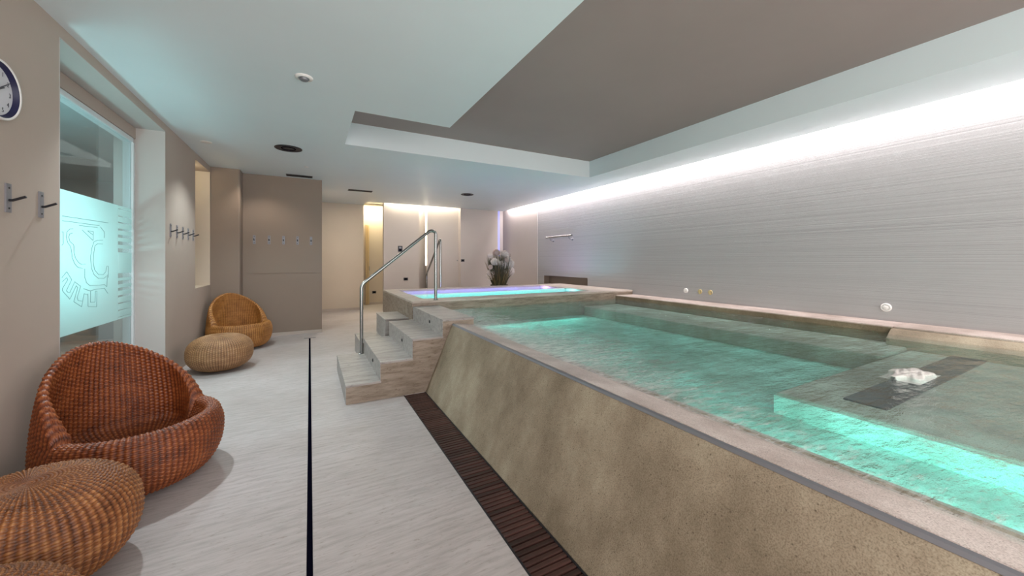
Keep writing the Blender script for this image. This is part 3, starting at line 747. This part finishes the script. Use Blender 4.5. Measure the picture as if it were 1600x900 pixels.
# grab bar on ribbed wall
gb = root('grab_bar', (5.75, 7.85, 2.05)); tag(gb, 'short steel grab bar fixed on the ribbed right wall', 'grab bar')
MB().tube([(5.64, 7.30, 2.07), (5.64, 8.42, 2.07)], 0.022, 14).obj('bar', M['steel'], gb)
for y in (7.42, 8.24):
    MB().tube(fillet([(5.75, y, 1.98), (5.68, y, 1.98), (5.64, y, 2.0), (5.64, y, 2.06)], 0.03), 0.010, 10).obj('bracket', M['steel_dull'], gb)
    MB().lathe([(0, -0.012), (0.032, -0.012), (0.034, 0)], (5.75, y, 1.98), 'x', 18).obj('rosette', M['steel_dull'], gb)
# wall nozzles and taps
def knob(y, z, r, m, label, name, cat, group=None):
    t = root(name, (5.75, y, z-r)); tag(t, label, cat, group)
    MB().lathe([(r*0.62, -0.020), (r*0.78, -0.026), (r, -0.016), (r, 0.0)], (5.75, y, z), 'x', 28).obj('ring', m, t)
    MB().lathe([(0, -0.030), (r*0.40, -0.030), (r*0.62, -0.018)], (5.75, y, z), 'x', 28).obj('cap', m, t)
knob(1.677, 0.918, 0.047, M['white_plastic'], 'large round white wall nozzle, low on the wall at right', 'wall_nozzle', 'nozzle')
knob(4.235, 0.928, 0.040, M['white_plastic'], 'small round white button, left of the two brass fittings', 'push_button', 'button')
for y, s_ in ((3.969, 'left'), (3.788, 'right')):
    t = root('brass_fitting', (5.75, y, 0.89)); tag(t, 'small brass coloured wall fitting, %s one of the two' % s_, 'fitting', 'brass fittings above the pool rim')
    MB().lathe([(0.022, 0), (0.026, -0.010), (0.036, -0.010), (0.038, 0)], (5.75, y, 0.93), 'x', 20).obj('ring', M['cream_plastic'], t)
    MB().box(5.722, 5.75, y-0.009, y+0.009, 0.89, 0.965).obj('lever', M['cream_plastic'], t)

# switches and sockets on the far walls
def plate(name, x, z, w2, h2, y, label, cat, detail=1):
    t = root(name, (x, y, z-h2)); tag(t, label, cat)
    MB().box(x-w2, x+w2, y-0.012, y, z-h2, z+h2).obj('cover_plate', M['black'], t)
    if detail == 2:
        MB().box(x-w2*.55, x+w2*.55, y-0.016, y-0.012, z+h2*.1, z+h2*.7).obj('display', M['steel_dull'], t)
        MB().box(x-w2*.55, x+w2*.55, y-0.015, y-0.012, z-h2*.7, z-h2*.1).obj('button', M['slot'], t)
    else:
        MB().box(x-w2*.5, x+w2*.5, y-0.015, y-0.012, z-h2*.5, z+h2*.5).obj('socket_insert', M['slot'], t)
plate('control_panel', 2.32, 1.79, 0.062, 0.085, 11.10, 'black control panel at eye height on the first far panel', 'control panel', 2)
plate('wall_socket', 2.48, 0.905, 0.062, 0.04, 11.10, 'black socket low on the first far panel', 'socket')
plate('wall_socket', 1.87, 0.40, 0.06, 0.04, 12.98, 'black socket on the yellow lit corridor wall', 'socket')
plate('wall_socket', 4.16+0.02, 1.45, 0.055, 0.038, 10.90, 'black socket on the far wall left of the flowers', 'socket')
t = MB().lathe([(0, -0.03), (0.016, -0.03), (0.018, 0)], (4.075, 11.10, 1.45), 'y', 14).obj('wall_knob', M['steel_dull']); tag(t, 'tiny round grey knob beside the socket left of flowers', 'sensor')  # small round knob on the far panel

# ceiling fittings
def disc(name, x, y, r, label, cat, parts):
    t = root(name, (x, y, CZ-0.02)); tag(t, label, cat)
    for nm, prof, m in parts: MB().lathe(prof, (x, y, CZ), 'z', 32).obj(nm, m, t)
def grille(x, y, r, label):
    t = root('ceiling_speaker', (x, y, CZ-0.02)); tag(t, label, 'speaker', 'round dark ceiling speakers')
    MB().lathe([(r, 0.0), (r, -0.008), (r-0.016, -0.010), (r-0.02, -0.004)], (x, y, CZ), 'z', 40).obj('rim', M['black'], t)
    MB().lathe([(0, -0.003), (r-0.018, -0.003)], (x, y, CZ), 'z', 40).obj('mesh_cover', M['black'], t)
    MB().lathe([(r*0.52, -0.003), (r*0.52, -0.010), (r*0.47, -0.010), (r*0.47, -0.003)], (x, y, CZ), 'z', 32).obj('inner_ring', M['slot'], t)
grille(-0.27, 6.26, 0.175, 'round dark ceiling speaker above the far ottoman')
grille(3.395, 8.54, 0.155, 'round dark ceiling speaker above the lane basin')
def vent(x, y, w2, label):
    t = root('ceiling_vent', (x, y, CZ-0.01)); tag(t, label, 'vent', 'narrow dark ceiling vents')
    fm = MB(); d2 = 0.085
    fm.box(x-w2, x+w2, y-d2, y-d2+0.01, CZ-0.008, CZ); fm.box(x-w2, x+w2, y+d2-0.01, y+d2, CZ-0.008, CZ)
    fm.box(x-w2, x-w2+0.01, y-d2, y+d2, CZ-0.008, CZ); fm.box(x+w2-0.01, x+w2, y-d2, y+d2, CZ-0.008, CZ)
    fm.obj('frame', M['black'], t)
    MB().box(x-w2+0.01, x+w2-0.01, y-d2+0.01, y+d2-0.01, CZ-0.002, CZ).obj('backing', M['slot'], t)
    for k in range(3):
        yy_ = y-0.042+k*0.042
        MB().prism([(yy_-0.007, CZ-0.002), (yy_-0.005, CZ-0.002), (yy_+0.007, CZ-0.009), (yy_+0.005, CZ-0.009)], x-w2+0.01, x+w2-0.01, 'x').obj('blade', M['black'], t)
vent(1.03, 9.26, 0.26, 'narrow dark slot vent in the ceiling before the corridor')
vent(-0.172, 8.2, 0.22, 'narrow dark slot vent in ceiling near the end wall')
disc('smoke_detector', -0.045, 3.766, 0.07, 'small round white detector on the nearer ceiling', 'detector',
     [('base', [(0.072, 0), (0.070, -0.010), (0.045, -0.014)], M['white_plastic']), ('sensor_cap', [(0, -0.030), (0.030, -0.030), (0.036, -0.024), (0.036, -0.012)], M['steel_dull'])])
disc('ceiling_sensor', -0.05, 7.35, 0.03, 'tiny white sensor on the ceiling near the dark speaker', 'sensor',
     [('cap', [(0, -0.008), (0.028, -0.008), (0.034, 0)], M['white_plastic'])])
disc('recessed_downlight', -1.245, 6.46, 0.06, 'small recessed ceiling downlight above the far ottoman by left wall', 'downlight',
     [('trim_ring', [(0.065, 0), (0.062, -0.006), (0.045, -0.004)], M['white_plastic']), ('lens', [(0, -0.003), (0.046, -0.003)], M['white_plastic'])])

# ---------------------------------------------------------------- flowers
px, py, pz = 4.50, 9.0, 0.0
struct(box('trim_6', 3.7, 5.738, 8.55, 9.6, 0, 0.62, M['riser_stone']))
fa = root('flower_arrangement', (px, py, 0.62)); tag(fa, 'arrangement of white globe flowers and tall dark grasses behind basin', 'flowers')
MB().lathe([(0, 0.62), (0.19, 0.62), (0.22, 0.66), (0.24, 0.80), (0.22, 0.80), (0.20, 0.76), (0, 0.76)], (px, py, 0), 'z', 28).obj('pot', M['pot'], fa)
def blossom_mesh(nm, n):
    mb = MB(); rnd = random.Random(n)
    for i in range(n):
        zz = 1-2*(i+.5)/n; a = i*2.399963; q = math.sqrt(1-zz*zz)
        d = Vector((q*math.cos(a), q*math.sin(a), zz)); tn = d.cross(Vector((0.3, 0.5, 0.8))).normalized(); bn = d.cross(tn)
        w2 = 0.17; L_ = 0.9+rnd.random()*0.2
        mb.add([d*0.45, d*L_*0.85+tn*w2+bn*.05, d*L_*1.02, d*L_*0.85-tn*w2-bn*.05, d*L_*0.70+bn*w2*1.1], [(0, 1, 2, 4), (0, 4, 2, 3), (0, 3, 2, 1)], True)
    mb.lathe([(0.0, -0.72), (0.4, -0.6), (0.66, -0.3), (0.72, 0), (0.66, 0.3), (0.4, 0.6), (0.0, 0.72)], (0, 0, 0), 'z', 14)
    me = D.meshes.new(nm)
    me.from_pydata([tuple(v) for v in mb.v], [], mb.f); return me
bl = blossom_mesh('blossom', 150); bl.materials.append(M['petal'])
blp = bl.copy(); blp.materials.clear(); blp.materials.append(M['petal_pink'])
FL = [(775, 394, .10), (789, 397, .12), (769, 409, .10), (783, 415, .12), (777, 421, .085), (770, 431, .15), (795, 413, .13), (799, 425, .14), (789, 408, .08), (765, 399, .06), (780, 404, .08), (786, 427, .06), (763, 418, .06), (774, 410, .08), (793, 404, .06)]
def fpos(u_, v_, dy):
    # flower spots measured on the plane y = py
    X = px+(u_-780)*0.0181; Z = EYE-(v_-407)*0.0158
    return X, py+dy, Z
sm_ = MB()
for i, (u_, v_, r) in enumerate(FL):
    X, Y, Z = fpos(u_, v_, random.uniform(-0.12, 0.12))
    o = D.objects.new('blossom', bl if i % 4 else blp); C.objects.link(o); o.parent = fa
    o.location = Vector((X, Y, Z))-fa.location; o.scale = (r*1.1, r*1.1, r); o.rotation_euler = (random.random()*6, random.random()*6, 0)
    sm_.tube([(px+(X-px)*0.3, py+(Y-py)*0.3, 0.9), (px+(X-px)*0.8, py+(Y-py)*.8, (0.9+Z)/2), (X, Y, Z)], 0.006, 5)
sm_.obj('stems', M['leaf'], fa)
for nm, m, n, hmin, hmax, sp in [('grass_blades', M['leaf'], 700, 0.25, 0.92, 0.17), ('dry_stalks', M['straw'], 90, 0.3, 0.95, 0.36)]:
    gm = MB()
    for k in range(n):
        a = random.random()*2*PI; q = random.random()**.5
        bx_, by_ = px+0.17*q*math.cos(a), py+0.17*q*math.sin(a); hh = random.uniform(hmin, hmax)
        tx_, ty_ = px+(0.17+sp*q*random.random())*math.cos(a)*q*1.3, py+(0.17+sp*random.random())*math.sin(a)*q
        w2 = 0.008 if nm == 'grass_blades' else 0.004
        p0 = Vector((bx_, by_, 0.76)); p2 = Vector((tx_, ty_, 0.76+hh)); p1 = (p0+p2)/2+Vector((0, 0, 0.05))
        ca = Vector((0.88, -0.48, 0))
        gm.add([p0-ca*w2, p0+ca*w2, p1+ca*w2, p1-ca*w2, p2], [(0, 1, 2, 3), (3, 2, 4)])
    stuff(gm.obj(nm, m, fa))
for o in D.objects:
    if 'world_children' in o: del o['world_children']
